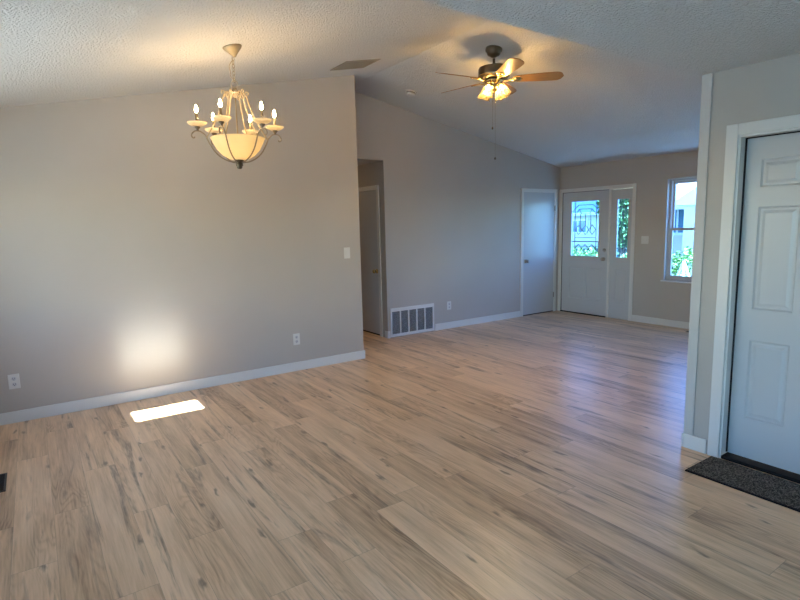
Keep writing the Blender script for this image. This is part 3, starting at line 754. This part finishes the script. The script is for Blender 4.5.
bm = bmesh.new(); lathe(bm, [(0, W(2.915)), (.085, W(2.912)), (.09, W(2.895)), (.06, W(2.88)), (.045, W(2.872)), (.05, W(2.855)), (.052, W(2.83)), (.035, W(2.812)), (.012, W(2.80)), (.012, W(2.79)), (0, W(2.786))], 40)
kit = obj('light_kit', bm, M_brass, fan, True)
caz = math.atan2(-Fv.y, -Fv.x)     # direction from the fan to the camera
for k in range(4):
    a = caz+PI/4+k*PI/2; dx, dy = math.cos(a), math.sin(a)
    neck = Vector((.045*dx, .045*dy, W(2.855))); hold = Vector((.082*dx, .082*dy, W(2.853)))
    bm = bmesh.new(); tube(bm, smoothpath([neck, (.065*dx, .065*dy, W(2.862)), hold], 5), .008, 10)
    ax = Vector((dx*.42, dy*.42, -1)).normalized(); mx = Matrix.Translation(hold) @ rotz_to(ax)
    lathe(bm, [(0, -.012), (.02, -.010), (.024, .012), (.022, .014), (0, .006)], 20, mx)
    arm = obj('lamp_arm', bm, M_brass, fan, True)
    bm = bmesh.new(); n = 40
    pr = [(.022, .006), (.028, .018), (.038, .036), (.046, .060), (.052, .082), (.062, .108), (.060, .108), (.050, .082), (.044, .060), (.036, .036), (.026, .019), (.020, .008)]
    vs = lathe(bm, pr, n)
    for v in bm.verts:
        f_ = max(0, (v.co.z-.03)/.075); an = math.atan2(v.co.y, v.co.x)
        s = 1+.06*f_*math.cos(6*an); v.co.x *= s; v.co.y *= s; v.co.z += .005*f_*math.cos(6*an)
    bmesh.ops.transform(bm, matrix=mx, verts=bm.verts)
    obj('glass_shade', bm, M_tulip, arm, True)
    bm = bmesh.new(); lathe(bm, [(0, .026), (.006, .028), (.0095, .036), (.0095, .046), (.006, .053), (0, .055)], 16, mx); obj('bulb', bm, M_bulb_fan, arm, True)
for (ox, zb, lab) in ((.010, 2.175, 'a'), (-.016, 2.46, 'b')):
    bm = bmesh.new(); x, y = ox*Rv.x-.02*Fv.x, ox*Rv.y-.02*Fv.y
    zz = W(2.80)
    while zz > W(zb)+.02:
        sphere(bm, (x, y, zz), .0016, n=6); zz -= .0065
    tube(bm, [(x, y, W(2.81)), (x, y, W(zb)+.015)], .0007, 5)
    pc = obj('pull_chain', bm, M_brass, fan, True)
    bm = bmesh.new(); lathe(bm, [(0, .016), (.004, .012), (.009, .0), (.007, -.01), (0, -.014)], 14, Matrix.Translation((x, y, W(zb)))); obj('pull', bm, M_bronze, pc, True)

# hallway ceiling lamp
r = empty('ceiling_light', (3.44, 8.1, 2.412), 'round flush ceiling light inside the hallway', 'ceiling light')
bm = bmesh.new(); lathe(bm, [(0, 0), (.15, 0), (.15, -.02), (.14, -.025), (0, -.025)], 32); obj('base', bm, M_plate, r)
bm = bmesh.new(); lathe(bm, [(.135, -.02), (.13, -.05), (.09, -.08), (.04, -.093), (0, -.095)], 32); obj('dome', bm, emit('lit_hall_dome', (1, .66, .34, 1), 30), r, True)

# ------------------------------------------------------------------ outdoors
M_grass = mat('lawn', (.1, .2, .05, 1), .9); vary(M_grass, (.012, .020, .008, 1), (.03, .042, .016, 1), 3, 5)
M_conc = mat('concrete', (.28, .30, .32, 1), .8)
M_asph = mat('asphalt', (.06, .06, .065, 1), .85)
M_stucco = mat('cream_stucco', (.68, .60, .52, 1), .85)
M_white = mat('white_exterior_trim', (.8, .8, .8, 1), .5)
M_tile = mat('terracotta_shingle', (.46, .31, .26, 1), .8); vary(M_tile, (.24, .16, .14, 1), (.34, .25, .22, 1), 5, 4, (1, 3, 1))
M_leaf = mat('bush_leaf', (.16, .34, .06, 1), .6); vary(M_leaf, (.08, .17, .035, 1), (.20, .32, .08, 1), 9, 2)
M_leaf2 = mat('tree_leaf', (.1, .24, .05, 1), .7); vary(M_leaf2, (.07, .15, .04, 1), (.15, .25, .07, 1), 2, 2)
M_bark = mat('bark', (.14, .1, .07, 1), .9)
M_hglass = mat('house_window_glass', (.10, .2, .3, 1), .1)
bm = boxes(((-60, -60, -.5), (120, 90, -.22)))
tag(obj('lawn', bm, M_grass), 'green front lawn and ground outside the windows', 'lawn', kind='structure')
tag(obj('bounce_slab', boxes(((-9, -9, -.25), (XW-.12, 8, -.2)), ((XW-.12, -9, -.25), (8, YK-.12, -.2))), M_conc), 'added unseen concrete slab bouncing sunlight into the dining side windows', 'bounce_slab', kind='structure')  # unseen slab added to bounce sunlight in through the side windows
tag(obj('street', boxes(((14.5, -60, -.25), (20.5, 90, -.212))), M_asph), 'grey street in front of the house across', 'street', kind='structure')
tag(obj('sidewalk', boxes(((12.6, -60, -.25), (14.2, 90, -.205))), M_conc), 'pale sidewalk before the street', 'sidewalk', kind='structure')
tag(obj('porch_slab', boxes(((XF+.14, 1.5, -.2), (9.0, 6.9, -.03))), M_conc), 'concrete porch outside the entry door', 'porch', kind='structure')

def house(x, y0, y1, dep, eave, ridge, label, group=None, gable=None, roofm=None):
    h = empty('house', (x, (y0+y1)/2, -.22), label, 'house', group)
    yc = (y0+y1)/2
    def lp(a): return (a[0]-x, a[1]-yc, a[2]+.22)
    obj('wall_shell', boxes((lp((x, y0, -.22)), lp((x+dep, y1, eave)))), M_stucco, h)
    bm = bmesh.new(); e = .5
    P = [lp(q) for q in ((x-e, y0-e, eave-.1), (x+dep+e, y0-e, eave-.1), (x+dep+e, y1+e, eave-.1), (x-e, y1+e, eave-.1), (x+dep/2, y0+2, ridge), (x+dep/2, y1-2, ridge))]
    v = [bm.verts.new(p) for p in P]
    for f in ((0,1,2,3),(0,3,5,4),(1,4,5,2),(0,4,1),(3,2,5)): bm.faces.new([v[i] for i in f])
    obj('roof', bm, roofm or M_tile, h)
    obj('fascia', boxes((lp((x-e-.04, y0-e, eave-.28)), lp((x-e, y1+e, eave-.08)))), M_white, h)
    return h, lp
def hwin(h, lp, x, ya, yb, za, zb):
    f = obj('window', boxes((lp((x-.06, ya-.12, za-.12)), lp((x, ya, zb+.12))), (lp((x-.06, yb, za-.12)), lp((x, yb+.12, zb+.12))), (lp((x-.06, ya, za-.12)), lp((x, yb, za))), (lp((x-.06, ya, zb)), lp((x, yb, zb+.12))), (lp((x-.05, (ya+yb)/2-.04, za)), lp((x, (ya+yb)/2+.04, zb)))), M_white, h)
    obj('pane', boxes((lp((x-.03, ya, za)), lp((x-.01, yb, zb)))), M_hglass, f)
h, lp = house(24, 4.0, 14.0, 9, 2.25, 5.0, 'cream stucco house with terracotta roof across the street')
# projecting gabled bay
bm = boxes((lp((22.2, 8.0, -.22)), lp((24, 11.6, 2.2)))); obj('front_bay', bm, M_stucco, h)
bm = bmesh.new()
pts = [(21.8, 7.5, 2.1), (21.8, 12.1, 2.1), (21.8, 9.8, 3.5), (27, 7.5, 2.1), (27, 12.1, 2.1), (27, 9.8, 3.5)]
v = [bm.verts.new(lp(p)) for p in pts]
for f in ((0,2,1),(3,4,5),(0,3,5,2),(1,2,5,4),(0,1,4,3)): bm.faces.new([v[i] for i in f])
obj('bay_roof', bm, M_white, h)
hwin(h, lp, 24, 12.35, 13.25, .95, 2.0); hwin(h, lp, 22.2, 8.8, 10.6, .9, 2.0)
M_skyroof = mat('sky_stand_in_roof', (.012, .035, .08, 1), .9)  # blue put on this roof to stand in for the band of sky
h2, lp2 = house(33, 20.5, 34, 8, 2.25, 4.2, 'low pale house further down the street', roofm=M_skyroof)
hwin(h2, lp2, 33, 24.2, 25.6, .8, 1.6)

def leaf_blob(name, cx, cy, cz, rx, ry, rz, n, s, m_, parent=None, seed=1):
    rg = random.Random(seed); bm = bmesh.new()
    for i in range(n):
        u = rg.uniform(-1, 1); t = rg.uniform(0, 2*PI); q = math.sqrt(1-u*u); rr = rg.uniform(.78, 1.03)*(1+.12*math.sin(3*t+2*u)+.08*math.sin(7*t))
        p = Vector((cx+rx*rr*q*math.cos(t), cy+ry*rr*q*math.sin(t), cz+rz*rr*u))
        mx = Matrix.Translation(p) @ Matrix.Rotation(rg.uniform(0, 6.3), 4, 'Z') @ Matrix.Rotation(rg.uniform(-1.3, 1.3), 4, 'X') @ Matrix.Rotation(rg.uniform(-1, 1), 4, 'Y')
        a = s*rg.uniform(.7, 1.3)
        vs = [bm.verts.new(mx @ Vector(c)) for c in ((-a, 0, 0), (0, -a*.5, .1*a), (a, 0, 0), (0, a*.5, .1*a))]
        bm.faces.new(vs)
    me = bpy.data.meshes.new(name); bm.to_mesh(me); bm.free(); me.materials.append(m_)
    o = bpy.data.objects.new(name, me); C.objects.link(o)
    if parent: o.parent = parent
    return o
def bush(x, y, r, h_, label, seed, group=None):
    b_ = empty('bush', (x, y, -.22), label, 'bush', group)
    leaf_blob('foliage', 0, 0, h_*.52, r, r*1.05, h_*.5, 2600, .045, M_leaf, b_, seed)
    bm = bmesh.new(); rg = random.Random(seed)
    for k in range(7):
        a = k*.9; tube(bm, [(0, 0, 0), (.2*r*math.cos(a), .2*r*math.sin(a), h_*.3), (.75*r*math.cos(a), .75*r*math.sin(a), h_*.75)], [.02, .015, .006], 6)
    obj('stems', bm, M_bark, b_)
bush(10.1, 5.25, .62, 1.15, 'rounded green bush outside the front window', 3)
bush(10.6, 6.75, .6, 1.0, 'low green bush seen through the sidelight', 4)
bush(11.4, 8.3, .8, 1.05, 'wide green bush seen through the entry door glass', 5)
def tree(x, y, h_, r, label, seed):
    t = empty('tree', (x, y, -.22), label, 'tree')
    bm = bmesh.new(); tube(bm, smoothpath([(0, 0, 0), (.05, .03, h_*.3), (-.05, .05, h_*.7)], 4), .13, 10); obj('trunk', bm, M_bark, t, True)
    leaf_blob('foliage', 0, 0, h_*.58, r, r, h_*.42, 5200, .13, M_leaf2, t, seed)
tree(21.5, 13.9, 4.6, 1.0, 'leafy green tree seen through the sidelight glass', 8)
tree(29, 17.0, 5.2, 1.7, 'tall green tree beyond the neighbouring house', 9)
# small white slatted garden trellis below the window
t = empty('garden_trellis', (9.2, 4.77, -.22), 'white pointed garden trellis outside the front window', 'trellis')
bm = bmesh.new()
for s in (-1, 1):
    tube(bm, [(0, s*.40, 0), (0, 0, 1.05)], .018, 6); tube(bm, [(s*.25, s*.1, 0), (0, 0, 1.05)], .018, 6)
for z in (.2, .45, .68, .85):
    q = .40*(1-z/1.05); tube(bm, [(0, -q, z), (0, q, z)], .009, 6)
obj('frame', bm, M_white, t)
